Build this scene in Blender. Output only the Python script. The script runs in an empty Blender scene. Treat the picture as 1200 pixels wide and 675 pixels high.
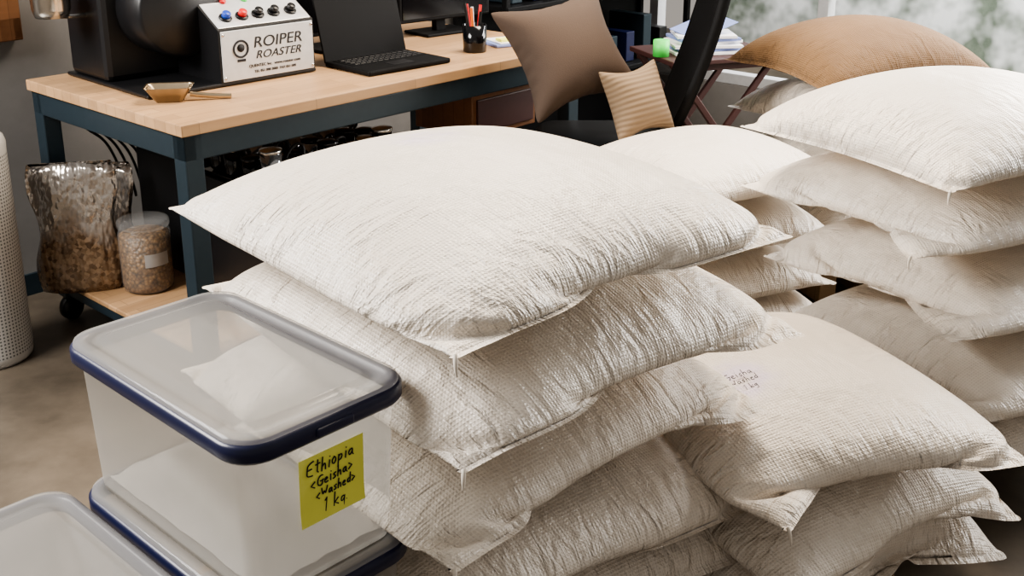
import bpy, bmesh, math, random, time
import numpy as np
from mathutils import Vector, Matrix, Euler
from mathutils.bvhtree import BVHTree
T0=time.time()
scene=bpy.context.scene
COL=scene.collection
random.seed(3)

# ------------------------------------------------------------ materials
def newmat(name):
    m=bpy.data.materials.new(name); m.use_nodes=True
    nt=m.node_tree; b=nt.nodes['Principled BSDF']
    return m,nt,b
def N(nt,t,**kw):
    n=nt.nodes.new(t)
    for k,v in kw.items(): setattr(n,k,v)
    return n
def mth(nt,op,a,b=None,c=None):
    n=nt.nodes.new('ShaderNodeMath'); n.operation=op
    for i,v in enumerate((a,b,c)):
        if v is None: continue
        if isinstance(v,(int,float)): n.inputs[i].default_value=v
        else: nt.links.new(v,n.inputs[i])
    return n.outputs[0]
def mixc(nt,fac,a,b):
    n=nt.nodes.new('ShaderNodeMix'); n.data_type='RGBA'
    for i,v in ((0,fac),(6,a),(7,b)):
        if isinstance(v,(int,float)): n.inputs[i].default_value=v
        elif isinstance(v,tuple): n.inputs[i].default_value=(v[0],v[1],v[2],1)
        else: nt.links.new(v,n.inputs[i])
    return n.outputs[2]
def mixf(nt,fac,a,b):
    n=nt.nodes.new('ShaderNodeMix')
    for i,v in ((0,fac),(2,a),(3,b)):
        if isinstance(v,(int,float)): n.inputs[i].default_value=v
        else: nt.links.new(v,n.inputs[i])
    return n.outputs[0]
def mrange(nt,v,a,b,c=0,d=1):
    n=N(nt,'ShaderNodeMapRange'); n.inputs[1].default_value=a; n.inputs[2].default_value=b; n.inputs[3].default_value=c; n.inputs[4].default_value=d
    nt.links.new(v,n.inputs[0]); return n.outputs[0]
def noise(nt,vec,scale,detail=3,rough=.5,dist=0):
    n=nt.nodes.new('ShaderNodeTexNoise'); n.inputs['Scale'].default_value=scale
    n.inputs['Detail'].default_value=detail; n.inputs['Roughness'].default_value=rough; n.inputs['Distortion'].default_value=dist
    if vec is not None: nt.links.new(vec,n.inputs['Vector'])
    return n.outputs['Fac']
def mapping(nt,vec,scale,rot=(0,0,0)):
    n=nt.nodes.new('ShaderNodeMapping'); n.inputs['Scale'].default_value=scale; n.inputs['Rotation'].default_value=rot
    nt.links.new(vec,n.inputs['Vector']); return n.outputs[0]
def bump(nt,b,h,strength,dist=.01,prev=None):
    n=nt.nodes.new('ShaderNodeBump'); n.inputs['Strength'].default_value=strength; n.inputs['Distance'].default_value=dist
    nt.links.new(h,n.inputs['Height'])
    if prev is not None: nt.links.new(prev,n.inputs['Normal'])
    nt.links.new(n.outputs[0],b.inputs['Normal']); return n.outputs[0]
def simple(name,col,rough=.5,metal=0,var=.06,scale=40,bmp=0.0,spec=.5,coat=0):
    m,nt,b=newmat(name)
    tc=N(nt,'ShaderNodeTexCoord').outputs['Object']
    f=noise(nt,tc,scale)
    dark=tuple(max(0,c*(1-var*2)) for c in col); lite=tuple(min(1,c*(1+var*2)) for c in col)
    nt.links.new(mixc(nt,f,dark,lite),b.inputs['Base Color'])
    b.inputs['Roughness'].default_value=rough; b.inputs['Metallic'].default_value=metal
    b.inputs['Specular IOR Level'].default_value=spec
    b.inputs['Coat Weight'].default_value=coat
    if bmp: bump(nt,b,f,bmp,.005)
    return m

def sack_material(name,base=(.80,.735,.655),shade=(.64,.565,.48),mark=None,weave_amt=.28):
    m,nt,b=newmat(name)
    uvn=N(nt,'ShaderNodeUVMap',uv_map='UVMap').outputs[0]
    nrm=N(nt,'ShaderNodeUVMap',uv_map='Norm').outputs[0]
    info=N(nt,'ShaderNodeObjectInfo')
    off=N(nt,'ShaderNodeVectorMath',operation='ADD')
    cb=N(nt,'ShaderNodeCombineXYZ')
    nt.links.new(mth(nt,'MULTIPLY',info.outputs['Random'],37.0),cb.inputs[2])
    nt.links.new(uvn,off.inputs[0]); nt.links.new(cb.outputs[0],off.inputs[1])
    uvr=off.outputs[0]
    sep=N(nt,'ShaderNodeSeparateXYZ'); nt.links.new(uvn,sep.inputs[0]); U,V=sep.outputs[0],sep.outputs[1]
    sn=N(nt,'ShaderNodeSeparateXYZ'); nt.links.new(nrm,sn.inputs[0])
    du=mth(nt,'MINIMUM',sn.outputs[0],mth(nt,'SUBTRACT',1,sn.outputs[0]))
    dv=mth(nt,'MINIMUM',sn.outputs[1],mth(nt,'SUBTRACT',1,sn.outputs[1]))
    msk0=noise(nt,mapping(nt,uvr,(5,5,1)),1,2,.5)
    dd=mth(nt,'ADD',mth(nt,'SUBTRACT',du,dv),mth(nt,'MULTIPLY_ADD',msk0,.6,-.3))
    sel=mrange(nt,dd,-.08,.08)
    edge=mrange(nt,mth(nt,'MINIMUM',du,dv),.0,.30,1,.25)
    patch=mrange(nt,noise(nt,mapping(nt,uvr,(4.5,4.5,1)),1.3,2,.5),.38,.62,.45,1.15)
    edge=mth(nt,'MULTIPLY',edge,patch)
    def layer(fa,fb,det,dist):
        a=noise(nt,mapping(nt,uvr,(fa,fb,1)),1,det,.55,dist); c=noise(nt,mapping(nt,uvr,(fb,fa,1)),1,det,.55,dist)
        r=mixf(nt,sel,a,c)
        return mth(nt,'SUBTRACT',1,mth(nt,'ABSOLUTE',mth(nt,'MULTIPLY_ADD',r,2.0,-1.0)))
    big=noise(nt,mapping(nt,uvr,(4,4,1)),1.5,2,.5)
    l1=mth(nt,'MULTIPLY',layer(8,24,2,.6),edge); l2=mth(nt,'MULTIPLY',layer(22,64,3,.8),edge)
    lump=noise(nt,mapping(nt,uvr,(9,9,1)),1,3,.55)
    wu=mth(nt,'SINE',mth(nt,'MULTIPLY',U,2*math.pi/.0065)); wv=mth(nt,'SINE',mth(nt,'MULTIPLY',V,2*math.pi/.0065))
    weave=mth(nt,'MAXIMUM',wu,wv)
    n0=N(nt,'ShaderNodeBump'); n0.inputs['Strength'].default_value=.65; n0.inputs['Distance'].default_value=.02; nt.links.new(lump,n0.inputs['Height'])
    n1=N(nt,'ShaderNodeBump'); n1.inputs['Strength'].default_value=.8; n1.inputs['Distance'].default_value=.020; nt.links.new(l1,n1.inputs['Height']); nt.links.new(n0.outputs[0],n1.inputs['Normal'])
    n2=N(nt,'ShaderNodeBump'); n2.inputs['Strength'].default_value=.75; n2.inputs['Distance'].default_value=.007; nt.links.new(l2,n2.inputs['Height']); nt.links.new(n1.outputs[0],n2.inputs['Normal'])
    bump(nt,b,weave,weave_amt,.0025,n2.outputs[0])
    col=mixc(nt,big,shade,base)
    col=mixc(nt,mth(nt,'MULTIPLY',mth(nt,'MAXIMUM',weave,0),.26),col,tuple(min(1,c*1.25) for c in base))
    if mark:
        mu=mth(nt,'SUBTRACT',U,mark[0]); mv=mth(nt,'SUBTRACT',V,mark[1])
        d=mth(nt,'SQRT',mth(nt,'ADD',mth(nt,'MULTIPLY',mu,mu),mth(nt,'MULTIPLY',mv,mv)))
        k=mth(nt,'MULTIPLY',mrange(nt,d,.09,.04),mrange(nt,noise(nt,mapping(nt,uvn,(30,14,1)),1,2),.42,.58,.45,1))
        col=mixc(nt,mth(nt,'MULTIPLY',k,mark[2]),col,(.66,.55,.76))
    nt.links.new(col,b.inputs['Base Color'])
    b.inputs['Roughness'].default_value=.36
    b.inputs['Specular IOR Level'].default_value=.65
    return m

M_sack=sack_material('woven_white_sack')
M_sack_mark=sack_material('woven_white_sack_marked',mark=(.60,.42,.5))
M_sack_mark2=sack_material('woven_white_sack_inked',mark=(.36,.48,.7))
M_burlap=sack_material('brown_burlap',base=(.22,.125,.055),shade=(.13,.072,.032),weave_amt=.6)
M_burlap.node_tree.nodes['Principled BSDF'].inputs['Roughness'].default_value=.9
M_taupe=simple('taupe_fabric',(.075,.050,.036),.9,scale=300,bmp=.2)
M_navy=simple('navy_plastic',(.008,.011,.045),.35)
M_black=simple('black_plastic',(.006,.006,.007),.4)
M_matte=simple('matte_black',(.004,.004,.0045),.6,spec=.15)
M_blackgloss=simple('black_gloss',(.004,.004,.005),.12)
M_steelblue=simple('blue_grey_steel',(.020,.034,.045),.4,.3)
M_silver=simple('brushed_silver',(.62,.63,.64),.35,.35)
M_chrome=simple('steel',(.7,.68,.65),.22,1)
M_brass=simple('scoop_metal',(.55,.45,.32),.3,1)
M_yellow=simple('yellow_paper',(.92,.93,.20),.8,var=.02)
M_ink=simple('black_ink',(.01,.01,.012),.7)
M_red=simple('red_plastic',(.6,.02,.02),.4)
M_blue=simple('blue_plastic',(.02,.06,.4),.4)
M_orange=simple('orange_plastic',(.8,.18,.03),.4)
M_green=simple('green_plastic',(.1,.75,.12),.5)
M_white=simple('white_paper',(.8,.8,.82),.7,var=.02)
M_bluepaper=simple('blue_paper',(.22,.28,.55),.6)
M_darkwood=simple('dark_red_wood',(.05,.018,.016),.5)

def wood(name,c1,c2,scale=(1.5,14,14)):
    m,nt,b=newmat(name); tc=N(nt,'ShaderNodeTexCoord').outputs['Object']
    f=noise(nt,mapping(nt,tc,scale),2.2,6,.6)
    br=N(nt,'ShaderNodeTexBrick'); nt.links.new(tc,br.inputs['Vector'])
    br.inputs['Scale'].default_value=2.2; br.inputs['Mortar Size'].default_value=.002; br.inputs['Brick Width'].default_value=.9; br.inputs['Row Height'].default_value=.12
    br.inputs['Color1'].default_value=(.85,.85,.85,1); br.inputs['Color2'].default_value=(1.1,1.1,1.1,1); br.inputs['Mortar'].default_value=(.5,.5,.5,1)
    c=mixc(nt,f,c1,c2)
    mm=N(nt,'ShaderNodeMix',data_type='RGBA',blend_type='MULTIPLY'); mm.inputs[0].default_value=1
    nt.links.new(c,mm.inputs[6]); nt.links.new(br.outputs[0],mm.inputs[7])
    nt.links.new(mm.outputs[2],b.inputs['Base Color']); b.inputs['Roughness'].default_value=.45
    bump(nt,b,f,.1,.002); return m
M_wood=wood('butcher_block',(.33,.185,.09),(.50,.32,.175))
M_pallet=wood('pallet_pine',(.20,.13,.07),(.34,.23,.12))
M_frame=wood('brown_frame',(.14,.06,.025),(.24,.11,.05))

def beans(name):
    m,nt,b=newmat(name); tc=N(nt,'ShaderNodeTexCoord').outputs['Object']
    v=N(nt,'ShaderNodeTexVoronoi'); v.inputs['Scale'].default_value=90; nt.links.new(tc,v.inputs['Vector'])
    cr=N(nt,'ShaderNodeSeparateColor'); nt.links.new(v.outputs['Color'],cr.inputs[0])
    c=mixc(nt,cr.outputs[0],(.16,.08,.03),(.36,.21,.09))
    c=mixc(nt,mth(nt,'MULTIPLY',v.outputs['Distance'],1.1),c,(.05,.03,.015))
    nt.links.new(c,b.inputs['Base Color']); b.inputs['Roughness'].default_value=.5
    bump(nt,b,mth(nt,'SUBTRACT',1,v.outputs['Distance']),.5,.005); return m
M_bean=beans('coffee_beans')

def foil():
    m,nt,b=newmat('foil_pouch_film'); tc=N(nt,'ShaderNodeTexCoord').outputs['Object']
    v=N(nt,'ShaderNodeTexVoronoi'); v.inputs['Scale'].default_value=80; nt.links.new(tc,v.inputs['Vector'])
    cr=N(nt,'ShaderNodeSeparateColor'); nt.links.new(v.outputs['Color'],cr.inputs[0])
    bc=mixc(nt,cr.outputs[0],(.09,.05,.025),(.26,.17,.10))
    sep=N(nt,'ShaderNodeSeparateXYZ'); nt.links.new(tc,sep.inputs[0])
    n=noise(nt,mapping(nt,tc,(9,9,5)),1,4,.7)
    h=mth(nt,'ADD',sep.outputs[2],mth(nt,'MULTIPLY',n,.35))
    mr=mrange(nt,h,.44,.34)
    nt.links.new(mixc(nt,mr,(.50,.46,.42),bc),b.inputs['Base Color'])
    nt.links.new(mth(nt,'SUBTRACT',.8,mth(nt,'MULTIPLY',mr,.6)),b.inputs['Metallic'])
    b.inputs['Roughness'].default_value=.22
    b.inputs['Coat Weight'].default_value=.6; b.inputs['Coat Roughness'].default_value=.1
    bump(nt,b,noise(nt,mapping(nt,tc,(11,11,6)),1,3,.6),1,.05); return m
M_foil=foil()

def plastic_clear(name,col,fac,rough=.35):
    m=bpy.data.materials.new(name); m.use_nodes=True; nt=m.node_tree; b=nt.nodes['Principled BSDF']
    out=nt.nodes['Material Output']
    tc=N(nt,'ShaderNodeTexCoord').outputs['Object']; n=noise(nt,tc,6,3)
    nt.links.new(mixc(nt,n,tuple(c*.92 for c in col),col),b.inputs['Base Color'])
    b.inputs['Roughness'].default_value=rough
    tl=N(nt,'ShaderNodeBsdfTranslucent'); tl.inputs[0].default_value=(*col,1)
    m1=N(nt,'ShaderNodeMixShader'); m1.inputs[0].default_value=.35
    nt.links.new(b.outputs[0],m1.inputs[1]); nt.links.new(tl.outputs[0],m1.inputs[2])
    tr=N(nt,'ShaderNodeBsdfTransparent'); tr.inputs[0].default_value=(.96,.96,.95,1)
    m2=N(nt,'ShaderNodeMixShader'); m2.inputs[0].default_value=fac
    nt.links.new(m1.outputs[0],m2.inputs[1]); nt.links.new(tr.outputs[0],m2.inputs[2])
    nt.links.new(m2.outputs[0],out.inputs[0]); return m
M_tub=plastic_clear('translucent_tub',(.60,.58,.55),.48,.3)
M_lid=plastic_clear('translucent_lid',(.60,.59,.57),.56,.12)
M_jar=plastic_clear('clear_jar',(.8,.8,.8),.88,.1)
M_liner=simple('white_liner_bag',(.52,.49,.45),.6,bmp=.3,scale=20)

# ------------------------------------------------------------ builders
def link(o,parent=None):
    COL.objects.link(o)
    if parent: o.parent=parent
    return o
def empty(name,loc=(0,0,0),rz=0,rot=None):
    o=bpy.data.objects.new(name,None); o.location=loc
    o.rotation_euler=rot if rot else (0,0,rz); o.empty_display_size=.05
    return link(o)
def mesh_obj(name,verts,faces,mat,parent=None,smooth=True,loc=(0,0,0),rot=(0,0,0)):
    me=bpy.data.meshes.new(name); me.from_pydata([tuple(v) for v in verts],[],faces); me.update()
    if smooth:
        me.polygons.foreach_set('use_smooth',[True]*len(me.polygons))
    if mat: me.materials.append(mat)
    o=bpy.data.objects.new(name,me); o.location=loc; o.rotation_euler=rot
    return link(o,parent)
def box(name,size,loc,mat,parent=None,rot=(0,0,0),bev=.004,seg=2):
    bm=bmesh.new(); bmesh.ops.create_cube(bm,size=1)
    bmesh.ops.scale(bm,vec=size,verts=bm.verts)
    if bev: bmesh.ops.bevel(bm,geom=bm.edges[:],offset=min(bev,min(size)*.45),segments=seg,affect='EDGES',profile=.5)
    me=bpy.data.meshes.new(name); bm.to_mesh(me); bm.free(); me.materials.append(mat)
    o=bpy.data.objects.new(name,me); o.location=loc; o.rotation_euler=rot
    return link(o,parent)
def rrect(hx,hy,r,z,n=8):
    pts=[]
    for (sx,sy,a0) in ((1,1,0),(-1,1,90),(-1,-1,180),(1,-1,270)):
        for k in range(n+1):
            a=math.radians(a0+90*k/n)
            pts.append((sx*(hx-r)+r*math.cos(a),sy*(hy-r)+r*math.sin(a),z))
    return pts
def loft(name,rings,mat,parent=None,cap0=True,cap1=True,loc=(0,0,0),rot=(0,0,0),uv=False,smooth=True,split=None):
    n=len(rings[0]); vs=[p for r in rings for p in r]; fs=[]
    for k in range(len(rings)-1):
        for i in range(n):
            j=(i+1)%n; fs.append((k*n+i,k*n+j,(k+1)*n+j,(k+1)*n+i))
    if cap0: fs.append(tuple(reversed(range(n))))
    if cap1: fs.append(tuple((len(rings)-1)*n+i for i in range(n)))
    o=mesh_obj(name,vs,fs,mat,parent,smooth,loc,rot)
    if uv:
        l=o.data.uv_layers.new(name='UVMap')
        for p in o.data.polygons:
            if len(p.vertices)!=4: continue
            for c,li in enumerate(p.loop_indices):
                vi=o.data.loops[li].vertex_index; k=vi//n; i=vi%n
                if i==0 and c in (1,2): i=n
                l.data[li].uv=(i/n,k/(len(rings)-1))
    return o
def circ(r,z,n=32,cx=0,cy=0,ry=None):
    return [(cx+r*math.cos(2*math.pi*i/n),cy+(ry if ry else r)*math.sin(2*math.pi*i/n),z) for i in range(n)]
def lathe(name,prof,mat,parent=None,n=32,loc=(0,0,0),rot=(0,0,0),cap0=True,cap1=True,uv=False):
    return loft(name,[circ(max(r,1e-4),z,n) for r,z in prof],mat,parent,cap0,cap1,loc,rot,uv)
def tube(name,pts,r,mat,parent=None,taper=None):
    cu=bpy.data.curves.new(name,'CURVE'); cu.dimensions='3D'; s=cu.splines.new('NURBS'); s.points.add(len(pts)-1)
    for i,p in enumerate(pts):
        s.points[i].co=(*p,1); s.points[i].radius=taper[i] if taper else 1
    s.use_endpoint_u=True; s.order_u=min(4,len(pts)); cu.bevel_depth=r; cu.bevel_resolution=2; cu.materials.append(mat)
    return link(bpy.data.objects.new(name,cu),parent)
def text(name,body,size,loc,rot,mat,parent,shear=0,ext=.0006,sx=1,offset=0):
    cu=bpy.data.curves.new(name,'FONT'); cu.body=body; cu.size=size; cu.extrude=ext; cu.shear=shear; cu.align_x='CENTER'; cu.align_y='CENTER'
    cu.offset=offset; cu.materials.append(mat)
    o=bpy.data.objects.new(name,cu); o.location=loc; o.rotation_euler=rot; o.scale=(sx,1,1)
    return link(o,parent)

GL={'E':(.55,[[(.5,1),(.05,.95),(.02,.5),(.0,.05),(.5,.0)],[(.03,.5),(.4,.52)]]),
't':(.42,[[(.2,.9),(.18,.1),(.3,0)],[(0,.6),(.4,.62)]]),
'h':(.42,[[(.05,1),(.03,0)],[(.03,.3),(.2,.5),(.33,.4),(.33,0)]]),
'i':(.2,[[(.1,.5),(.1,0)],[(.1,.72),(.11,.77)]]),
'o':(.42,[[(.2,.5),(.03,.35),(.05,.08),(.22,0),(.36,.2),(.3,.45),(.18,.5)]]),
'p':(.42,[[(.05,.5),(.03,-.4)],[(.04,.4),(.25,.5),(.35,.3),(.22,.05),(.04,.1)]]),
'a':(.48,[[(.35,.45),(.15,.5),(.02,.25),(.12,.02),(.33,.2),(.35,.48),(.37,.05),(.45,0)]]),
'<':(.45,[[(.35,.6),(.0,.3),(.35,.05)]]),'>':(.4,[[(.0,.6),(.35,.33),(.0,.05)]]),
'G':(.62,[[(.55,.85),(.3,1),(.05,.6),(.1,.15),(.4,.02),(.55,.2),(.55,.45)],[(.3,.45),(.65,.45)]]),
'e':(.42,[[(.05,.28),(.35,.32),(.25,.5),(.05,.4),(.05,.1),(.2,0),(.38,.08)]]),
's':(.36,[[(.3,.48),(.1,.45),(.08,.3),(.28,.2),(.25,.03),(.02,.03)]]),
'W':(.7,[[(0,.9),(.12,.05),(.3,.6),(.48,.05),(.62,.9)]]),
'd':(.44,[[(.35,.4),(.15,.48),(.02,.2),(.15,.0),(.34,.15)],[(.36,1),(.36,0)]]),
'1':(.35,[[(.08,.8),(.22,1),(.2,0)]]),'k':(.42,[[(.03,1),(.03,0)],[(.35,.5),(.05,.22),(.38,0)]]),
'g':(.42,[[(.33,.42),(.12,.48),(.03,.2),(.2,.05),(.33,.3)],[(.34,.48),(.32,-.3),(.05,-.35)]]),
'.':(.15,[[(0,0),(.03,.04)]]),' ':(.3,[])}
def strokes(body,size,cx,cy,rot,seed):
    rg=random.Random(seed); adv=.1; out=[]
    w=sum(GL[c][0]+adv for c in body)-adv; x=-w/2
    for c in body:
        jy=rg.uniform(-.05,.05)
        for st in GL[c][1]:
            ps=[]
            for a,b_ in st:
                px=(x+a+.15*b_+rg.uniform(-.015,.015))*size; py=(b_-.35+jy+rg.uniform(-.015,.015))*size
                ps.append((cx+px*math.cos(rot)-py*math.sin(rot),cy+px*math.sin(rot)+py*math.cos(rot)))
            out.append(ps)
        x+=GL[c][0]+adv
    return out
def stroke_curves(name,sts,fn,r,mat,parent,zs=1):
    cu=bpy.data.curves.new(name,'CURVE'); cu.dimensions='3D'; cu.bevel_depth=r; cu.bevel_resolution=1; cu.materials.append(mat)
    for st in sts:
        s=cu.splines.new('NURBS' if len(st)>3 else 'POLY'); s.points.add(len(st)-1)
        for i,p in enumerate(st): s.points[i].co=(*fn(p),1)
        if len(st)>3: s.use_endpoint_u=True; s.order_u=3
    return link(bpy.data.objects.new(name,cu),parent)

# ------------------------------------------------------------ fabric bag relaxer (mass-spring, volume preserving)
class HM:
    def __init__(s,cx,cy,half,base,h=.02):
        s.x0=cx-half; s.y0=cy-half; s.h=h; s.n=int(2*half/h)+1
        s.Z=np.full((s.n,s.n),float(base))
    def sample(s,x,y):
        fx=np.clip((x-s.x0)/s.h,0,s.n-1.001); fy=np.clip((y-s.y0)/s.h,0,s.n-1.001)
        i=fx.astype(int); j=fy.astype(int); a=fx-i; b=fy-j; Z=s.Z
        return Z[i,j]*(1-a)*(1-b)+Z[i+1,j]*a*(1-b)+Z[i,j+1]*(1-a)*b+Z[i+1,j+1]*a*b
    def add(s,verts,faces):
        t=BVHTree.FromPolygons([tuple(v) for v in verts],faces)
        for i in range(s.n):
            for j in range(s.n):
                h=t.ray_cast(Vector((s.x0+i*s.h,s.y0+j*s.h,5)),Vector((0,0,-1)))
                if h[0] is not None and h[0].z>s.Z[i,j]: s.Z[i,j]=h[0].z
def relax(L,W,nx,ny,vol,seed,cx=0,cy=0,ang=0,hm=None,cap=None,steps=180,beta=.4,hem=True,grav=.0014,z0=None,pinch=True,bend=.10,droop=.06,iters=6,asym=.020,gather=.065):
    rng=np.random.RandomState(seed)
    u=np.linspace(0,L,nx+1); v=np.linspace(0,W,ny+1)
    UU,VV=np.meshgrid(u,v,indexing='ij')
    top=np.arange((nx+1)*(ny+1)).reshape(nx+1,ny+1); bot=top.copy()
    lo=2 if hem else 1; c=top.size
    inter=np.arange((nx+1-2*lo)*(ny-1)).reshape(nx+1-2*lo,ny-1)+c
    bot[lo:nx+1-lo,1:ny]=inter; n=c+inter.size
    ca,sa=math.cos(ang),math.sin(ang)
    if z0 is None: z0=0
    X=np.zeros((n,3))
    su=np.sin(np.pi*UU/L); sv=np.sin(np.pi*VV/W)
    def put(idx,z):
        lx=UU-L/2; ly=(VV-W/2)
        X[idx,0]=cx+lx*ca-ly*sa; X[idx,1]=cy+lx*sa+ly*ca; X[idx,2]=z
    put(top,z0+.03+.06*su*sv)
    Xt=X.copy(); put(bot,z0+.0+.03*(1-(np.clip(su*sv,0,1))**.5)); X[top]=Xt[top]
    X+=rng.normal(0,.0012,X.shape)
    hx=L/nx; hy=W/ny; dg=math.hypot(hx,hy)
    gi=1-gather*np.exp(-np.minimum(np.arange(nx+1),nx-np.arange(nx+1))*hx/.045)
    groups=[];skips=[]
    I,J=np.meshgrid(np.arange(nx+1),np.arange(ny+1),indexing='ij')
    for lay,sc in ((top,1+asym),(bot,1-asym)):
        for di,dj,rest in ((1,0,hx),(0,1,hy),(1,1,dg),(1,-1,dg)):
            m=(I+di<=nx)&(J+dj<=ny)&(J+dj>=0)
            par=(I if di else J)%2
            for p in (0,1):
                q=m&(par==p); ii=I[q]; jj=J[q]
                A=lay[ii,jj]; B=lay[ii+di,jj+dj]
                bd=((ii<lo)|(ii>=nx-lo+ (0 if di else 1)))&((di==0)) | ((jj==0)|(jj==ny))&(dj==0)
                rr=np.where(bd,rest,rest*sc)
                if dj and not di: rr=rr*gi[ii]
                elif dj: rr=rr*(1-(1-gi[ii])*.5)
                groups.append((A,B,rr,1.0 if di*dj==0 else .35))
        for di,dj,rest in ((3,0,3*hx),(0,3,3*hy)):
            m=(I+di<=nx)&(J+dj<=ny); par=((I if di else J)//3)%2
            for p in (0,1):
                q=m&(par==p); ii=I[q]; jj=J[q]
                skips.append((lay[ii,jj],lay[ii+di,jj+dj],rest*(gi[ii] if dj else 1),bend))
    def solve(gs):
        for A,B,rest,k in gs:
            d=X[B]-X[A]; l=np.sqrt((d*d).sum(1))+1e-9
            e=(l-rest)/l; e=np.where(e<0,e*.45,e)*(k*.5)
            d*=e[:,None]; X[A]+=d; X[B]-=d
    def volgrad():
        G=np.zeros_like(X); V=0
        for lay,sg in ((top,1),(bot,-1)):
            P=X[lay]; a=P[:-1,:-1];b=P[1:,:-1];cc=P[1:,1:];dd=P[:-1,1:]
            S=.5*np.cross(cc-a,dd-b)*sg
            V+=((a+b+cc+dd)/4*S).sum()/3
            g=np.zeros_like(P); q=S/4
            g[:-1,:-1]+=q; g[1:,:-1]+=q; g[1:,1:]+=q; g[:-1,1:]+=q
            G[lay]+=g
        return V,G
    Xp=X.copy()
    mid=ny//2+rng.randint(-3,4)
    for s in range(steps):
        vel=(X-Xp)*(.93 if s<steps*.75 else .8); Xp=X.copy(); X=X+vel; X[:,2]-=grav
        V,G=volgrad()
        tgt=vol*min(1,.25+.75*s/(steps*.45))
        if beta:
            zt=X[:,2].max(); zb=X[:,2].min(); G2=G*(1+beta*(zt-X[:,2])/max(zt-zb,.02))[:,None]
        else: G2=G
        lam=(tgt-V)/max((G*G2).sum(),1e-9)
        X=X+G2*lam*.6
        if pinch and s<steps*.9:
            cdir=np.array([ca,sa,0])
            for o_ in range(-3,4):
                X[top[0:4,mid+o_]]+=cdir*.007*math.exp(-o_*o_/3)
        solve(skips)
        for _ in range(iters): solve(groups)
        if hm is not None:
            h=np.maximum(hm.sample(X[:,0],X[:,1]),z0-droop); mk=X[:,2]<h+.001
            X[mk,2]=h[mk]+.001; Xp[mk,:2]+=(X[mk,:2]-Xp[mk,:2])*.6
            X[:,0]+=cx-X[:,0].mean(); X[:,1]+=cy-X[:,1].mean()
        if cap is not None: X[:,2]=np.where(X[:,2]>cap,cap+(X[:,2]-cap)*.25,X[:,2])
    faces=[]
    for i in range(nx):
        for j in range(ny):
            faces.append((int(top[i,j]),int(top[i+1,j]),int(top[i+1,j+1]),int(top[i,j+1])))
    for i in range(lo-1,nx-lo+1):
        for j in range(ny):
            faces.append((int(bot[i,j]),int(bot[i,j+1]),int(bot[i+1,j+1]),int(bot[i+1,j])))
    uvs=np.zeros((n,2)); uvs[bot,0]=UU; uvs[bot,1]=VV; uvs[top,0]=UU; uvs[top,1]=VV
    corners=[(int(top[0,0]),int(top[2,2])),(int(top[0,ny]),int(top[2,ny-2])),(int(top[nx,0]),int(top[nx-2,2])),(int(top[nx,ny]),int(top[nx-2,ny-2]))]
    return X,faces,uvs,corners
def bag_obj(name,X,faces,uvs,mat,parent=None,sub=1):
    c=np.array([X[:,0].mean(),X[:,1].mean(),X[:,2].min()])
    o=mesh_obj(name,X-c,faces,mat,parent,True,loc=tuple(c))
    vi=np.zeros(len(o.data.loops),dtype=np.int32); o.data.loops.foreach_get('vertex_index',vi)
    l=o.data.uv_layers.new(name='UVMap'); l.data.foreach_set('uv',uvs[vi].astype(np.float32).ravel())
    nn=uvs/uvs.max(0)
    l2=o.data.uv_layers.new(name='Norm'); l2.data.foreach_set('uv',nn[vi].astype(np.float32).ravel())
    if sub:
        md=o.modifiers.new('sub','SUBSURF'); md.levels=sub; md.render_levels=sub
    return o
def threads(o,X,corners,which,rng):
    base=np.array(o.location)
    for c in which:
        a,b=corners[c]
        p=X[a]*.7+X[b]*.3-base
        out=X[a]-X[b]; out=out/np.linalg.norm(out)
        d=np.array([rng.uniform(-.003,.003),rng.uniform(-.004,0),0])
        pts=[tuple(p),tuple(p+out*.010+[0,0,-.004]),tuple(p+out*.010+d+[0,0,-.018]),tuple(p+out*.008+d*1.3+[.002,0,-.028])]
        tube('thread_tail',pts,.003,M_thread,o,taper=[1.2,1.3,.9,.4])
M_thread=simple('white_thread',(.72,.66,.58),.8)

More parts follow.
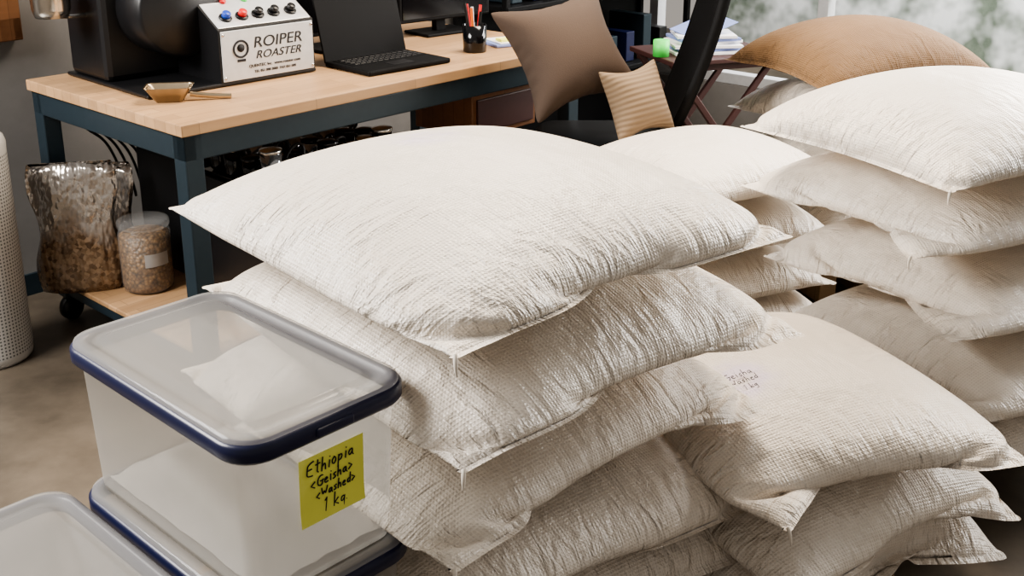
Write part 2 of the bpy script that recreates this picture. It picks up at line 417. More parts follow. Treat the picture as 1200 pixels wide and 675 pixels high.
def pallet(cx,cy,rz,lx,ly,h=.10):
    e=empty('wooden_pallet',(cx,cy,0),rz)
    for k in range(5): box('slat',(lx,ly/6.2,.018),(0,-ly/2+ly*(k+.5)/5,h-.010),M_pallet,e)
    for k in (-1,0,1): box('bearer',(.07,ly,h-.02),(k*(lx/2-.04),0,(h-.02)/2),M_pallet,e)
rngT=np.random.RandomState(5)
def stack(cx,cy,ang,specs,base=.10,pitch=.175,L=.98,W=.80,nx=56,ny=46,pal=(.7,.55),topcap=1.12,ink=None,droop=.06):
    hm=HM(cx,cy,.85,base)
    pallet(cx,cy,ang,*pal,h=base)
    last=len(specs)-1
    for i,(dx,dy,da,vol,mat,seed,hi,thr) in enumerate(specs):
        a=ang+math.radians(da)
        nn=(nx,ny) if hi else (int(nx*.6),int(ny*.6))
        zb=base+i*pitch
        X,f,uv,cn=relax(L,W,nn[0],nn[1],vol,seed,cx+dx,cy+dy,a,hm,zb+pitch*(1 if i<last else topcap),steps=180 if hi else 110,z0=zb,droop=droop)
        o=bag_obj('coffee_sack' if mat!=M_burlap else 'burlap_sack',X,f,uv,mat,sub=1)
        if thr: threads(o,X,cn,thr,rngT)
        if ink and i==last:
            Pg=X[:(nn[0]+1)*(nn[1]+1)].reshape(nn[0]+1,nn[1]+1,3); b0=np.array(o.location)
            def fn(p):
                fu=min(max((ink[0]+p[1])/L*nn[0],0),nn[0]-1.01); fv=min(max((ink[1]-p[0])/W*nn[1],0),nn[1]-1.01)
                i0,j0=int(fu),int(fv); aa,bb=fu-i0,fv-j0
                q=Pg[i0,j0]*(1-aa)*(1-bb)+Pg[i0+1,j0]*aa*(1-bb)+Pg[i0,j0+1]*(1-aa)*bb+Pg[i0+1,j0+1]*aa*bb-b0
                return (q[0],q[1],q[2]+.0002)
            sts=strokes('Geisha',.020,0,.018,0,11)+strokes('Washed',.018,.0,-.004,0,12)+strokes('1 kg',.016,.0,-.026,0,13)
            stroke_curves('marker_writing',sts,fn,.0008,M_ink,o)
        hm.add(X,f)
        print('bag',cx,cy,'z',X[:,2].min(),X[:,2].max(),'t',round(time.time()-T0,1))
    return hm
R=math.radians
S=M_sack
# main foreground stack
stack(-.072,2.10,R(129.6),[
  (-.02,-.02,0,.071,S,1,False,None),
  (-.03,-.03,-1,.071,S,2,True,None),
  (-.02,0,1,.071,S,3,True,(1,)),
  (.03,-.01,-2,.071,S,4,True,(1,)),
  (-.01,0,1,.075,M_sack_mark,7,True,(1,)),
 ],base=.215,pitch=.182,L=.92,W=.855,nx=70,ny=64,pal=(.6,.5))
def ctr(nearx,neary,ang1,W,L):
    a1=R(ang1); a2=R(ang1+90)
    return (nearx+W/2*math.cos(a1)+L/2*math.cos(a2), neary+W/2*math.sin(a1)+L/2*math.sin(a2))
# low stack on the right
cA=ctr(.49,1.81,25,.60,.74)
stack(cA[0],cA[1],R(115),[
  (0,0,0,.042,S,11,False,None),
  (.02,0,2,.042,S,12,True,None),
  (0,0,-1,.046,M_sack_mark2,13,True,(1,)),
 ],base=.15,pitch=.148,L=.80,W=.70,nx=56,ny=48,pal=(.44,.36),ink=(.36,.48))
# tall right stack
cB=ctr(1.0,2.47,27,.80,.64)
stack(cB[0],cB[1],R(27),[
  (.09,-.12,0,.056,S,20,True,None),
  (.09,-.12,0,.056,S,21,True,None),
  (.05,-.05,2,.056,S,22,True,None),
  (-.01,0,-2,.056,S,23,True,(0,)),
  (-.02,.0,3,.070,S,24,True,(0,)),
 ],base=.185,pitch=.18,L=.88,W=.74,nx=56,ny=48,pal=(.46,.38),topcap=1.30)
# stack behind the foreground sacks
stack(.60,3.42,R(27),[
  (0,0,0,.033,S,31,False,None),
  (.0,0,3,.033,S,32,False,None),
  (0,0,-3,.033,S,33,False,None),
  (0,0,2,.035,S,34,True,None),
 ],base=.14,pitch=.17,L=.72,W=.60,nx=46,ny=38,pal=(.4,.34))
# stack carrying the brown burlap bag
cD=(1.25,4.02)
stack(cD[0],cD[1],R(20),[
  (0,0,0,.040,S,41,False,None),
  (0,0,3,.040,S,42,False,None),
  (0,0,-3,.040,S,43,False,None),
  (0,0,-3,.040,S,44,False,None),
  (0,0,2,.054,M_burlap,45,True,None),
 ],base=.15,pitch=.182,L=.74,W=.64,nx=46,ny=38,pal=(.45,.38),topcap=1.5)

# ------------------------------------------------------------ storage boxes
def storage_box(cx,cy,rz,z,note=False,liner=True):
    e=empty('storage_box',(cx,cy,z),rz)
    hx,hy,H=.155,.266,.285
    rings=[rrect(hx-.026,hy-.026,.03,.004),rrect(hx-.020,hy-.020,.035,.0),rrect(hx-.018,hy-.018,.035,.012),
           rrect(hx-.010,hy-.010,.035,H-.045),rrect(hx-.003,hy-.003,.036,H-.042),rrect(hx-.003,hy-.003,.036,H-.034)]
    loft('tub',rings,M_tub,e,cap0=True,cap1=False)
    rim=[rrect(hx-.006,hy-.006,.04,H-.040),rrect(hx+.004,hy+.004,.055,H-.040),rrect(hx+.009,hy+.009,.06,H-.034),rrect(hx+.009,hy+.009,.06,H-.014),
         rrect(hx+.004,hy+.004,.055,H-.009),rrect(hx-.008,hy-.008,.05,H-.009),rrect(hx-.008,hy-.008,.045,H-.034)]
    loft('navy_rim',rim,M_navy,e,cap0=False,cap1=False)
    for sy in (-1,1):
        box('clip_tab',(.07,.008,.016),(0,sy*(hy+.009),H-.026),M_navy,e,bev=.004)
    lid=[rrect(hx+.004,hy+.004,.055,H-.0085),rrect(hx+.002,hy+.002,.053,H-.003),rrect(hx-.006,hy-.006,.05,H),rrect(hx-.016,hy-.016,.045,H),
         rrect(hx-.022,hy-.022,.04,H-.005),rrect(hx-.034,hy-.034,.034,H-.005),rrect(hx-.042,hy-.042,.03,H-.0005),rrect(hx-.048,hy-.048,.026,H+.0005)]
    loft('lid',lid,M_lid,e,cap0=False,cap1=True)
    if liner:
        n=14; vs=[];fs=[]
        rg=random.Random(2)
        for i in range(n+1):
            for j in range(n+1):
                x=-hx+.035+(2*hx-.07)*i/n; y=-hy+.035+(2*hy-.07)*j/n
                ed=min(i,j,n-i,n-j)/n*2
                zz=.012+(.03+.05*(j/n))*min(1,ed*2.2)+rg.uniform(-.003,.003)
                vs.append((x,y,zz))
        for i in range(n):
            for j in range(n):
                a=i*(n+1)+j; fs.append((a,a+n+1,a+n+2,a+1))
        mesh_obj('liner_bag',vs,fs,M_liner,e)
    if note:
        fy=-hy+.0125; tl=math.atan2(.008,.23)
        ne=bpy.data.objects.new('sticky_note',None); link(ne,e); ne.location=(.004,fy-.001,.156)
        ne.rotation_euler=(math.pi/2+tl,0,0)
        vs=[];fs=[];k=10;w=.122;h=.116
        for i in range(k+1):
            for j in range(k+1):
                x=w*(i/k-.5); y=h*(j/k-.5); cz=.001+.006*max(0,(.35-j/k))**2*4
                vs.append((x,y,cz))
        for i in range(k):
            for j in range(k):
                a=i*(k+1)+j; fs.append((a,a+k+1,a+k+2,a+1))
        mesh_obj('paper',vs,fs,M_yellow,ne)
        sts=strokes('Ethiopia',.0235,-.004,.036,R(3),1)+strokes('<Geisha>',.0195,-.002,.010,R(4),2)+strokes('<Washed>',.0170,.005,-.012,R(3),3)+strokes('1 kg.',.0235,.004,-.037,R(2),4)
        stroke_curves('handwriting',sts,lambda p:(p[0],p[1],.0022),.00105,M_ink,ne)
    return e
bx,by=-.462,1.680; BA=R(46.5)
sv_=Vector((math.cos(BA),math.sin(BA))); lv_=Vector((-math.sin(BA),math.cos(BA)))
storage_box(bx,by,BA,.512,note=True)
storage_box(bx,by,BA,.226,liner=False)
b4=Vector((bx,by))-sv_*.34+lv_*.03
storage_box(b4.x,b4.y,BA,.226,liner=False)
pc_=Vector((bx,by))-sv_*.19+lv_*.02
pl=empty('wooden_platform',(pc_.x,pc_.y,0),BA)
box('deck',(.58,.50,.02),(0,0,.215),M_pallet,pl)
for sx in (-1,1):
    for sy in (-1,1): box('leg',(.05,.05,.205),(sx*.25,sy*.22,.1025),M_pallet,pl)

# ------------------------------------------------------------ work table
TC=Vector((-.909,3.006,0)); TA=R(47.5)
def TW(b,a,z): 
    return (TC.x+b*math.cos(TA)-a*math.sin(TA), TC.y+b*math.sin(TA)+a*math.cos(TA), z)
t=empty('workbench',tuple(TC),TA)
TL,TD,TH=1.75,.93,.85
box('top',(TL,TD,.035),(TL/2,TD/2,TH-.0175),M_wood,t,bev=.003)
for sy in (.03,TD-.03): box('apron_long',(TL-.02,.04,.075),(TL/2,sy,TH-.035-.0385),M_steelblue,t)
for sx in (.03,TL-.03): box('apron_side',(.04,TD-.02,.075),(sx,TD/2,TH-.035-.0385),M_steelblue,t)
for sx in (.04,TL-.04):
    for sy in (.04,TD-.04):
        box('leg',(.06,.06,TH-.036-.09),(sx,sy,.09+(TH-.036-.09)/2),M_steelblue,t)
        lathe('caster_wheel',[(.02,-.018),(.042,-.016),(.045,0),(.042,.016),(.02,.018)],M_black,t,loc=(sx,sy,.045),rot=(math.pi/2,0,R(20)))
        box('caster_fork',(.05,.05,.02),(sx,sy,.095),M_black,t)
box('shelf_frame',(TL-.04,TD-.04,.035),(TL/2,TD/2,.115),M_steelblue,t)
box('shelf_board',(TL-.03,TD-.03,.018),(TL/2,TD/2,.142),M_wood,t)
box('drawer_box',(.34,.30,.16),(1.36,.20,TH-.115-.082),M_frame,t,bev=.004)
box('drawer_front',(.30,.012,.12),(1.36,.046,TH-.115-.082),M_darkwood,t,bev=.003)

def pouch(b,a,rz,s):
    p=empty('foil_coffee_pouch',TW(b,a,.1515),rz)
    rings=[]
    for k in range(21):
        q=k/20; w=.130+.012*math.sin(q*9); d=.055*(1-q)**.6*(1 if k>0 else .8)+.004
        rings.append([(s*(w*math.copysign(abs(math.cos(2*math.pi*i/48))**.7,math.cos(2*math.pi*i/48))+.003*math.sin(i*.9+k*.5)),s*(d*math.sin(2*math.pi*i/48)+.014*q*math.sin(i*.55+k*.3)*(.6+.4*math.sin(k*.9))),s*(.43*q+.012*q*math.sin(i*.4))) for i in range(48)])
    loft('pouch_body',rings,M_foil,p)
pouch(.035,.765,R(10),1.0)
pouch(.165,.855,R(0),.9)
j=empty('bean_jar',TW(.185,.605,.1515),0)
lathe('jar_shell',[(.07,0),(.082,.008),(.085,.03),(.085,.20),(.078,.22),(.07,.225)],M_jar,j,cap1=False)
lathe('beans',[(.07,.004),(.080,.012),(.082,.03),(.082,.195),(.06,.205),(.01,.208)],M_bean,j)
lathe('lid',[(.083,.222),(.085,.226),(.085,.242),(.080,.246)],M_jar,j)
vs=[];fs=[]
for i in range(9):
    an=R(-75+i*7); vs+= [(.0865*math.cos(an),.0865*math.sin(an),.10),(.0865*math.cos(an),.0865*math.sin(an),.145)]
for i in range(8): fs.append((2*i,2*i+2,2*i+3,2*i+1))
mesh_obj('label',vs,fs,simple('grey_label',(.35,.34,.33),.6),j)
pc=empty('computer_tower',TW(.47,.705,.1515),TA)
box('case',(.28,.34,.42),(0,0,.21),M_black,pc,bev=.01); box('front_panel',(.25,.01,.38),(0,-.173,.21),M_black,pc,bev=.004)
for k in range(6): box('vent',(.2,.004,.006),(0,-.180,.10+k*.02),M_black,pc,bev=0)
lathe('power_button',[(.008,0),(.008,.006)],M_silver,pc,n=16,loc=(.1,-.178,.34),rot=(math.pi/2,0,0))
cr=empty('glassware_crate',TW(.60,.27,.1515),TA)
for sx in (-1,1): box('end',(.015,.42,.40),(sx*.27,0,.20),M_black,cr)
for sy in (-1,1): box('side',(.54,.015,.40),(0,sy*.21,.20),M_black,cr)
box('base',(.54,.42,.015),(0,0,.0085),M_black,cr); box('tray',(.52,.40,.012),(0,0,.406),M_blackgloss,cr,bev=.002)
M_glass=simple('dark_glass',(.45,.47,.5),.08,.8)
rg=random.Random(8)
for i in range(7):
    for k in range(4):
        gx,gy=-.225+i*.075+rg.uniform(-.006,.006),-.15+k*.1
        hh=rg.uniform(.6,1.25)
        lathe('glass_cup',[(.022,0),(.03,.01*hh),(.034,.09*hh),(.031,.09*hh),(.026,.012)],rg.choice([M_glass,M_blackgloss,M_blackgloss]),cr,n=14,loc=(gx,gy,.413),cap1=True)
        if rg.random()<.6: lathe('glass_cup_lid',[(.034,0),(.036,.004),(.036,.012),(.012,.016)],rg.choice([M_chrome,M_blackgloss,M_blackgloss]),cr,n=14,loc=(gx,gy,.414+.09*hh))
for k in range(9):
    a0=rg.uniform(0,6.28); x0,y0=rg.uniform(-.2,.2),rg.uniform(-.15,.15)
    tube('loose_cable',[(x0,y0,.45),(x0+.1*math.cos(a0),y0+.05*math.sin(a0),.56),(x0+.16*math.cos(a0+1),y0+.05*math.sin(a0+1),.53),(x0+.05*math.cos(a0+2),y0+.05*math.sin(a0+2),.46)],.005,M_black,cr)
cb=empty('power_cables',TW(.24,.90,.16),TA)
for k in range(7):
    x=-.12+k*.03
    tube('cable',[(x,.0,.585),(x+.04,.0,.50+.01*k),(x+.10,.0,.47-.015*k),(x+.14,.0,.40),(x+.17,.0,.30),(x+.18,0,.22)],.005,M_black,cb)

# coffee roaster
r=empty('coffee_roaster',TW(.362,.344,TH),TA-R(2))
prof=[(0,.012),(0,.18),(.15,.27),(.32,.27),(.32,.012)]
w=.36
vs=[(0,y,z) for y,z in prof]+[(w,y,z) for y,z in prof]
fs=[tuple(range(5)),tuple(reversed(range(5,10)))]+[(i,(i+1)%5+0,(i+1)%5+5,i+5)[::-1] for i in range(5)]
mesh_obj('control_housing',vs,fs,M_black,r,smooth=False)
box('front_plate',(w-.012,.004,.160),(w/2,-.003,.096),M_silver,r,bev=.002)
sa=math.atan2(.09,.15); sl=math.hypot(.15,.09)
box('switch_plate',(w-.012,sl-.01,.004),(w/2,.075,.2275),M_silver,r,rot=(sa,0,0),bev=.002)
nrm=Vector((0,-math.sin(sa),math.cos(sa))); dn=Vector((0,math.cos(sa),math.sin(sa)))
def onsl(x,s): 
    q=Vector((x,0,.18))+dn*s+nrm*.003; return tuple(q)
for x,m in ((.055,M_blue),(.115,M_red),(.175,M_black),(.235,M_black),(.30,M_black)):
    lathe('switch_collar',[(.021,0),(.021,.006),(.017,.008)],M_black,r,n=20,loc=onsl(x,.05),rot=(sa,0,0))
    lathe('switch_knob',[(.014,.008),(.014,.022),(.012,.025)],m,r,n=20,loc=onsl(x,.05),rot=(sa,0,0))
for x,m in ((.09,M_red),(.17,M_green),(.25,M_black)):
    lathe('pilot_lamp',[(.011,0),(.011,.007),(.007,.01)],m,r,n=16,loc=onsl(x,.13),rot=(sa,0,0))
for x in (.012,w-.012):
    for z in (.028,.165): lathe('screw',[(.005,0),(.005,.003)],M_chrome,r,n=12,loc=(x,-.005,z),rot=(math.pi/2,0,0))
text('lettering_1','ROIPER',.05,(.215,-.006,.128),(math.pi/2,0,0),M_ink,r,shear=.15,sx=1.15)
text('lettering_2','ROASTER',.036,(.215,-.006,.088),(math.pi/2,0,0),M_ink,r,shear=.3,sx=1.15)
text('lettering_3','QUENTEC Inc.  www.roaster.com',.014,(.20,-.006,.055),(math.pi/2,0,0),M_ink,r)
text('lettering_4','TEL 051 000 2000  FAX 051 000',.012,(.20,-.006,.036),(math.pi/2,0,0),M_ink,r)
bpy.ops.mesh.primitive_torus_add(major_radius=.026,minor_radius=.0035,major_segments=32,minor_segments=6,location=(0,0,0))
o=bpy.context.object; o.name='logo_ring'; o.data.materials.append(M_ink); o.parent=r; o.location=(.075,-.006,.115); o.rotation_euler=(math.pi/2,0,0)
lathe('logo_dot',[(.013,0),(.013,.002)],M_ink,r,n=20,loc=(.075,-.005,.118),rot=(math.pi/2,0,0))
box('logo_base',(.03,.002,.008),(.075,-.006,.078),M_ink,r,bev=0)
lathe('emergency_stop',[(.018,0),(.018,.012),(.026,.014),(.026,.024),(.02,.03)],M_red,r,n=24,loc=(-.002,.14,.13),rot=(0,-math.pi/2,0))
box('body',(.42,.26,.50),(-.04,.39,.262),M_black,r,bev=.02)
lathe('drum',[(.02,-.02),(.14,-.02),(.15,0),(.15,.14),(.14,.15)],M_black,r,n=40,loc=(-.05,.26,.24),rot=(math.pi/2,0,0))
box('base_plate',(.62,.54,.012),(.055,.27,.008),M_black,r)
lathe('hopper',[(.03,0),(.035,.08),(.10,.2),(.105,.21),(.10,.21),(.03,.09)],M_chrome,r,loc=(-.06,.4,.51))
lathe('chaff_cup',[(.012,0),(.05,.004),(.058,.03),(.06,.085),(.063,.09),(.056,.088)],M_chrome,r,loc=(-.36,.36,.22))
tube('cup_arm',[(-.36,.36,.23),(-.30,.36,.215),(-.24,.37,.22)],.008,M_chrome,r)
s=empty('metal_scoop',TW(.15,.30,TH),TA-R(38))
rings=[rrect(.040,.028,.012,.002,5),rrect(.068,.045,.016,.045,5),rrect(.071,.048,.016,.047,5),rrect(.064,.041,.014,.042,5),rrect(.038,.026,.01,.006,5)]
loft('pan',rings,M_brass,s)
tube('handle',[(.06,0,.02),(.10,0,.012),(.16,0,.009),(.18,0,.009)],.008,M_brass,s)

# laptop, monitors, pens
lp=empty('laptop',TW(.97,.24,TH),TA-R(3))
box('base',(.36,.25,.018),(0,0,.010),M_matte,lp,bev=.006); box('keyboard',(.32,.12,.003),(0,.045,.0195),M_matte,lp,bev=.001)
for rr in range(4):
    for cc in range(12): box('key',(.021,.021,.004),(-.137+cc*.025,.004+rr*.027,.0215),M_black,lp,bev=.001,seg=1)
box('trackpad',(.09,.055,.002),(0,-.06,.0192),M_black,lp,bev=.0005)
box('screen',(.36,.008,.24),(0,.155,.128),M_matte,lp,rot=(R(-15),0,0),bev=.003)
def monitor(b,a,rz,w,h,zb):
    m=empty('computer_monitor',TW(b,a,TH),TA+rz)
    box('bezel',(w,.03,h),(0,0,zb+h/2),M_matte,m,bev=.006); box('panel',(w-.03,.004,h-.03),(0,-.016,zb+h/2),M_blackgloss,m,bev=.001)
    box('neck',(.05,.03,zb+.05),(0,.035,(zb+.05)/2),M_matte,m); box('foot',(.24,.16,.012),(0,.03,.007),M_matte,m)
monitor(1.06,.62,0,.52,.36,.06); monitor(1.57,.58,R(-6),.46,.36,.06)
pcup=empty('pen_cup',TW(1.36,.20,TH),TA)
lathe('cup',[(.040,.001),(.043,.004),(.045,.10),(.042,.10),(.038,.008)],M_blackgloss,pcup,n=24)
for i,(m,dx,dy,h) in enumerate(((M_red,.02,0,.17),(M_red,-.01,.015,.175),(M_orange,-.02,-.01,.165),(M_black,0,-.02,.15),(M_white,.012,.02,.16),(M_black,-.02,.012,.18))):
    tube('pen',[(dx*.7,dy*.7,.012),(dx,dy,h*.6),(dx*1.6,dy*1.6,h)],.0055,m,pcup)
bk=empty('notebook',TW(1.58,.22,TH),TA-R(20))
box('cover',(.2,.15,.012),(0,0,.0065),M_bluepaper,bk); box('sheet',(.18,.14,.003),(.01,.0,.0145),M_white,bk,bev=.001); box('sticky_pad',(.05,.05,.01),(-.04,-.02,.021),M_yellow,bk,bev=.001)

# ------------------------------------------------------------ chair and cushions
ch=empty('office_chair',(.33,4.0,0),R(0))
rings=[rrect(.22,.22,.06,.50),rrect(.24,.24,.08,.515),rrect(.24,.24,.08,.55),rrect(.22,.22,.07,.57)]
loft('seat',rings,M_matte,ch)
vs=[];fs=[];nu,nv=12,14
for side in (0,1):
    for i in range(nu+1):
        for k in range(nv+1):
            y=-.20+.40*i/nu; q=k/nv; z=.58+.64*q; wy=1-.25*abs(2*q-1)**3
            x=.22+.20*q+.02*math.sin(q*math.pi)-.03*(y/.22)**2+ (side*.04)
            vs.append((x,y*wy,z))
n1=(nu+1)*(nv+1)
for i in range(nu):
    for k in range(nv):
        a=i*(nv+1)+k; fs.append((a,a+1,a+nv+2,a+nv+1)); fs.append((n1+a,n1+a+nv+1,n1+a+nv+2,n1+a+1))
rl=[i*(nv+1) for i in range(nu+1)]+[nu*(nv+1)+k for k in range(1,nv+1)]+[i*(nv+1)+nv for i in range(nu-1,-1,-1)]+[k for k in range(nv-1,0,-1)]
for q in range(len(rl)):
    a,b=rl[q],rl[(q+1)%len(rl)]; fs.append((a,b,n1+b,n1+a))
mesh_obj('backrest',vs,fs,M_matte,ch)
tube('back_bar',[(.05,0,.49),(.25,0,.50),(.29,0,.62),(.34,0,.8)],.02,M_matte,ch)
lathe('gas_column',[(.03,.09),(.03,.49)],M_chrome,ch,n=20)
for k in range(5):
    an=R(72*k+10); c,s_=math.cos(an),math.sin(an)
    tube('spoke',[(0,0,.12),(.14*c,.14*s_,.11),(.27*c,.27*s_,.075)],.018,M_matte,ch)
    lathe('caster',[(.015,-.015),(.028,-.013),(.03,0),(.028,.013),(.015,.015)],M_black,ch,n=18,loc=(.27*c,.27*s_,.031),rot=(math.pi/2,0,an))

M_stripe,nt,b=newmat('striped_beige_fabric')
tc=N(nt,'ShaderNodeUVMap',uv_map='UVMap').outputs[0]; sp=N(nt,'ShaderNodeSeparateXYZ'); nt.links.new(tc,sp.inputs[0])
wv=mth(nt,'SINE',mth(nt,'MULTIPLY',sp.outputs[0],2*math.pi/.018)); 
nt.links.new(mixc(nt,mth(nt,'MULTIPLY_ADD',wv,.5,.5),(.19,.13,.08),(.24,.17,.105)),b.inputs['Base Color']); b.inputs['Roughness'].default_value=.9
bump(nt,b,wv,.3,.004)
def cushion(name,size,vol,mat,loc,rot,seed):
    X,f,uv,cn=relax(size,size,26,26,vol,seed,steps=110,beta=0,hem=False,grav=0,z0=0,pinch=False,bend=.25,asym=0,gather=0)
    X=X-X.mean(0)
    o=bag_obj(name,X,f,uv,mat,sub=1,parent=None)
    o.data.transform(Matrix.Translation(Vector((0,0,X[:,2].min()))))
    o.location=loc; o.rotation_euler=rot; return o
cushion('throw_cushion',.46,.021,M_taupe,(.19,3.86,.90),Euler((R(18),R(55),R(-48))),51)
cushion('striped_cushion',.27,.0048,M_stripe,(.425,3.74,.755),Euler((R(10),R(66),R(-45))),52)

# ------------------------------------------------------------ side table with papers
st=empty('folding_side_table',(.86,4.95,0),R(20))
box('top',(.55,.42,.022),(0,0,.70),M_darkwood,st)
for sy in (-1,1):
    for sg in (-1,1):
        box('cross_leg',(.028,.022,.88),(0,sy*.16+sg*.012,.352),M_darkwood,st,rot=(0,sg*R(37),0))
    box('rail',(.5,.03,.03),(0,sy*.17,.673),M_darkwood,st)
pp=empty('paper_stack',(.84,4.93,.712),R(12))
for k,(m,s1,s2,rz) in enumerate(((M_white,.32,.24,0),(M_bluepaper,.30,.22,8),(M_white,.30,.22,-6),(M_white,.28,.20,14),(M_bluepaper,.27,.2,3),(M_white,.26,.19,-10))):
    box('sheet_bundle',(s1,s2,.012),(0,0,.0065+k*.0135),m,pp,rot=(0,0,R(rz)),bev=.001)
box('open_magazine',(.24,.18,.004),(.0,0,.11),M_bluepaper,pp,rot=(R(8),R(-14),R(20)),bev=.001)
gb=empty('green_tape_roll',(.64,4.80,.712),0)
lathe('roll',[(.02,0),(.035,.0),(.035,.07),(.02,.07)],M_green,gb,n=24)

# ------------------------------------------------------------ air purifier
M_perf,nt,b=newmat('perforated_white_plastic')
tc=N(nt,'ShaderNodeTexCoord').outputs['UV']; sp=N(nt,'ShaderNodeSeparateXYZ'); nt.links.new(tc,sp.inputs[0])
fu=mth(nt,'SUBTRACT',mth(nt,'FRACT',mth(nt,'MULTIPLY',sp.outputs[0],70)),.5); fv=mth(nt,'SUBTRACT',mth(nt,'FRACT',mth(nt,'MULTIPLY',sp.outputs[1],56)),.5)
d=mth(nt,'SQRT',mth(nt,'ADD',mth(nt,'MULTIPLY',fu,fu),mth(nt,'MULTIPLY',fv,fv)))
k=mth(nt,'LESS_THAN',d,.27)
nt.links.new(mixc(nt,k,(.55,.54,.52),(.12,.12,.12)),b.inputs['Base Color']); b.inputs['Roughness'].default_value=.4
M_wp=simple('white_plastic',(.58,.57,.55),.35,var=.02)
ap=empty('air_purifier',(-1.69,3.33,0),0)
lathe('foot',[(.12,0),(.128,.01),(.13,.03)],M_wp,ap,n=48,cap1=False)
lathe('body',[(.13,.03)]+[(.13,.03+.65*i/20) for i in range(1,21)],M_perf,ap,n=48,cap0=False,cap1=False,uv=True)
lathe('cap',[(.13,.68),(.131,.71),(.125,.73),(.11,.742),(.08,.742),(.075,.73),(.02,.728)],M_wp,ap,n=48,cap0=False)

# ------------------------------------------------------------ room
def plane_mat(name,c1,c2,scale,rough,bmp=.1):
    m,nt,b=newmat(name); tc=N(nt,'ShaderNodeTexCoord').outputs['Object']
    f=noise(nt,tc,scale,8,.65); g=noise(nt,tc,scale*9,4,.6)
    c=mixc(nt,mrange(nt,f,.35,.65),c1,c2); c=mixc(nt,mth(nt,'MULTIPLY',g,.25),c,tuple(x*.5 for x in c1))
    nt.links.new(c,b.inputs['Base Color']); b.inputs['Roughness'].default_value=rough
    bump(nt,b,g,bmp,.004); return m
M_floor=plane_mat('concrete_floor',(.062,.05,.037),(.15,.122,.092),2.2,.4)
M_wall=plane_mat('grey_plaster',(.17,.16,.15),(.24,.23,.22),1.2,.8)
box('floor',(12,12,.1),(0,4,-.05),M_floor,bev=0)
WD=Vector((math.cos(TA),math.sin(TA),0)); WN=Vector((math.sin(TA),-math.cos(TA),0))
W0=Vector((-1.80,3.83,0))
corner=W0+WD*3.75
def wallbox(name,p0,p1,z0,z1,mat,th=.12,parent=None,outn=None,bev=0):
    d=(p1-p0); ln=d.length; mid=(p0+p1)/2+outn*th/2; rz=math.atan2(d.y,d.x)
    return box(name,(ln,abs(th),z1-z0),(mid.x,mid.y,(z0+z1)/2),mat,parent,rot=(0,0,rz),bev=bev)
start=W0-WD*2.2
wallbox('wall_back',start,corner,0,2.9,M_wall,outn=-WN)
wallbox('baseboard_back',start,corner,0,.08,M_steelblue,th=-.012,outn=-WN)
wf=empty('window_1',tuple(W0-WD*.38+WN*.002),TA)
for sx in (-.45,.45): box('jamb',(.08,.05,1.44),(sx,-.025,1.66),M_frame,wf)
for z in (.98,2.34): box('rail',(.98,.05,.08),(0,-.025,z),M_frame,wf)
box('pane',(.82,.01,1.28),(0,-.012,1.66),M_blackgloss,wf,bev=0)
e2=corner+WN*5.5
wallbox('wall_right',corner,e2,0,.30,M_wall,outn=WD)
wallbox('wall_right_header',corner,e2,2.6,2.9,M_wall,outn=WD)
M_out,nt,b=newmat('foliage_painted_bright')
tc=N(nt,'ShaderNodeTexCoord').outputs['Object']; f=noise(nt,tc,3.2,3,.55)
g=noise(nt,tc,14,3,.6)
c0=mixc(nt,g,(.06,.08,.055),(.24,.29,.22))
nt.links.new(mixc(nt,mrange(nt,f,.40,.60),c0,(.78,.80,.78)),b.inputs['Base Color']); b.inputs['Roughness'].default_value=.9  # near-white patches put outdoor brightness into the hedge colour
M_frame2=simple('grey_aluminium',(.60,.61,.62),.4,.2)
wn=empty('window_2',tuple(corner),math.atan2(WN.y,WN.x))
for k in range(6): box('mullion',(.06,.08,2.3),(.1+k*1.06,.06,1.45),M_frame2,wn)
for z in (.33,.95,2.57): box('transom',(5.4,.08,.06),(2.75,.06,z),M_frame2,wn)
gp=corner+WN*2.7+WD*2.2
box('garden_hedge',(7,.5,2.0),(gp.x,gp.y,1.0),M_out,rot=(0,0,math.atan2(WN.y,WN.x)),bev=.1)
sh=empty('storage_shelf',tuple(W0+WD*2.95+WN*.22),TA)
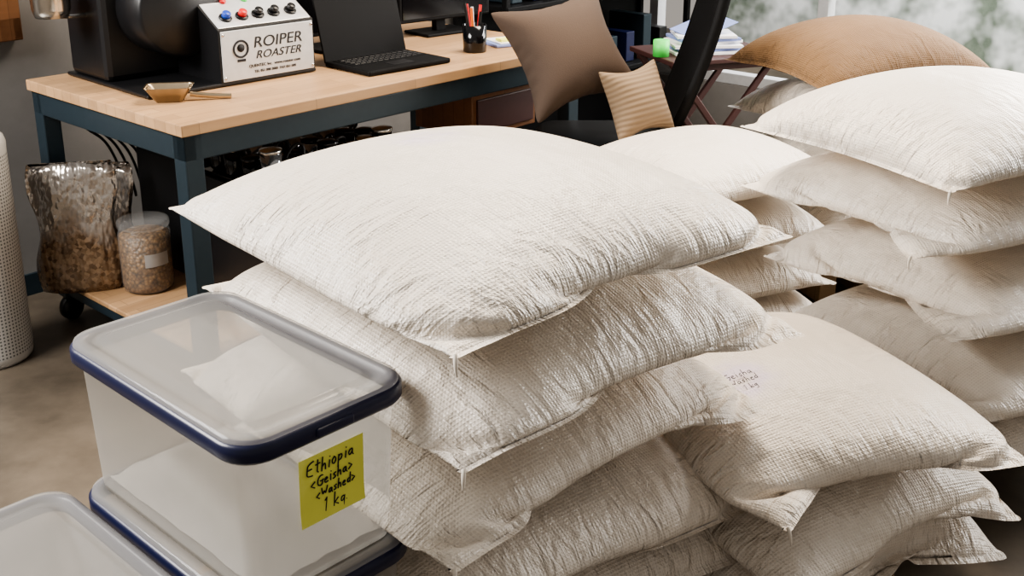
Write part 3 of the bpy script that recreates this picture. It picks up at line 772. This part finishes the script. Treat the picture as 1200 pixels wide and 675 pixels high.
for z in (.05,.45,.85,1.25,1.65): box('shelf',(1.5,.36,.025),(0,0,z),M_matte,sh)
for sx in (-.74,.74):
    for sy in (-.16,.16): box('post',(.03,.03,1.75),(sx,sy,.875),M_matte,sh)
box('back_panel',(1.48,.01,1.7),(0,.175,.86),M_matte,sh,bev=0)
rg=random.Random(4)
for z in (.4625+.001,.8625+.001):
    for k in range(9):
        hh=rg.uniform(.12,.26); box('binder',(.07,.24,hh),(-.62+k*.15,0,z+hh/2+.002),rg.choice([M_black,M_navy,M_steelblue,M_darkwood]),sh)

# ------------------------------------------------------------ lights
def area(name,loc,target,sx,sy,power,col):
    l=bpy.data.lights.new(name,'AREA'); l.shape='RECTANGLE'; l.size=sx; l.size_y=sy; l.energy=power; l.color=col
    o=bpy.data.objects.new(name,l); o.location=loc
    o.rotation_euler=(Vector(target)-Vector(loc)).to_track_quat('-Z','Y').to_euler(); return link(o)
area('window_light_left',(-2.6,1.9,2.4),(.1,2.3,.6),1.5,1.1,200,(1,.965,.925))
area('ceiling_lamp',(.5,3.8,2.9),(.3,2.4,.5),1.3,.8,140,(1,.86,.70))
area('window_light_right',(3.3,4.6,1.9),(.3,2.4,.6),2.2,1.4,240,(1,.95,.89))
ol=gp-WD*.9; area('hedge_fill_light',(ol.x,ol.y,3.2),(gp.x-WD.x*.2,gp.y-WD.y*.2,1.0),5,.8,560,(.97,.98,1))  # added area lamp aimed at the hedge to brighten the window view
w=bpy.data.worlds.new('World'); scene.world=w; w.use_nodes=True
bg=w.node_tree.nodes['Background']; bg.inputs[0].default_value=(1,.92,.83,1); bg.inputs[1].default_value=.36
try: scene.view_settings.look='AgX - Medium High Contrast'
except Exception as ex: print(ex)

cam=bpy.data.cameras.new('camera'); cam.sensor_width=36; cam.lens=1320/1200*36; cam.clip_end=100; cam.shift_y=-107/1200
co=bpy.data.objects.new('camera',cam); co.location=(0,0,1.6); co.rotation_euler=(R(90-17.6),0,0); link(co)
scene.camera=co
print('TOTAL',time.time()-T0)
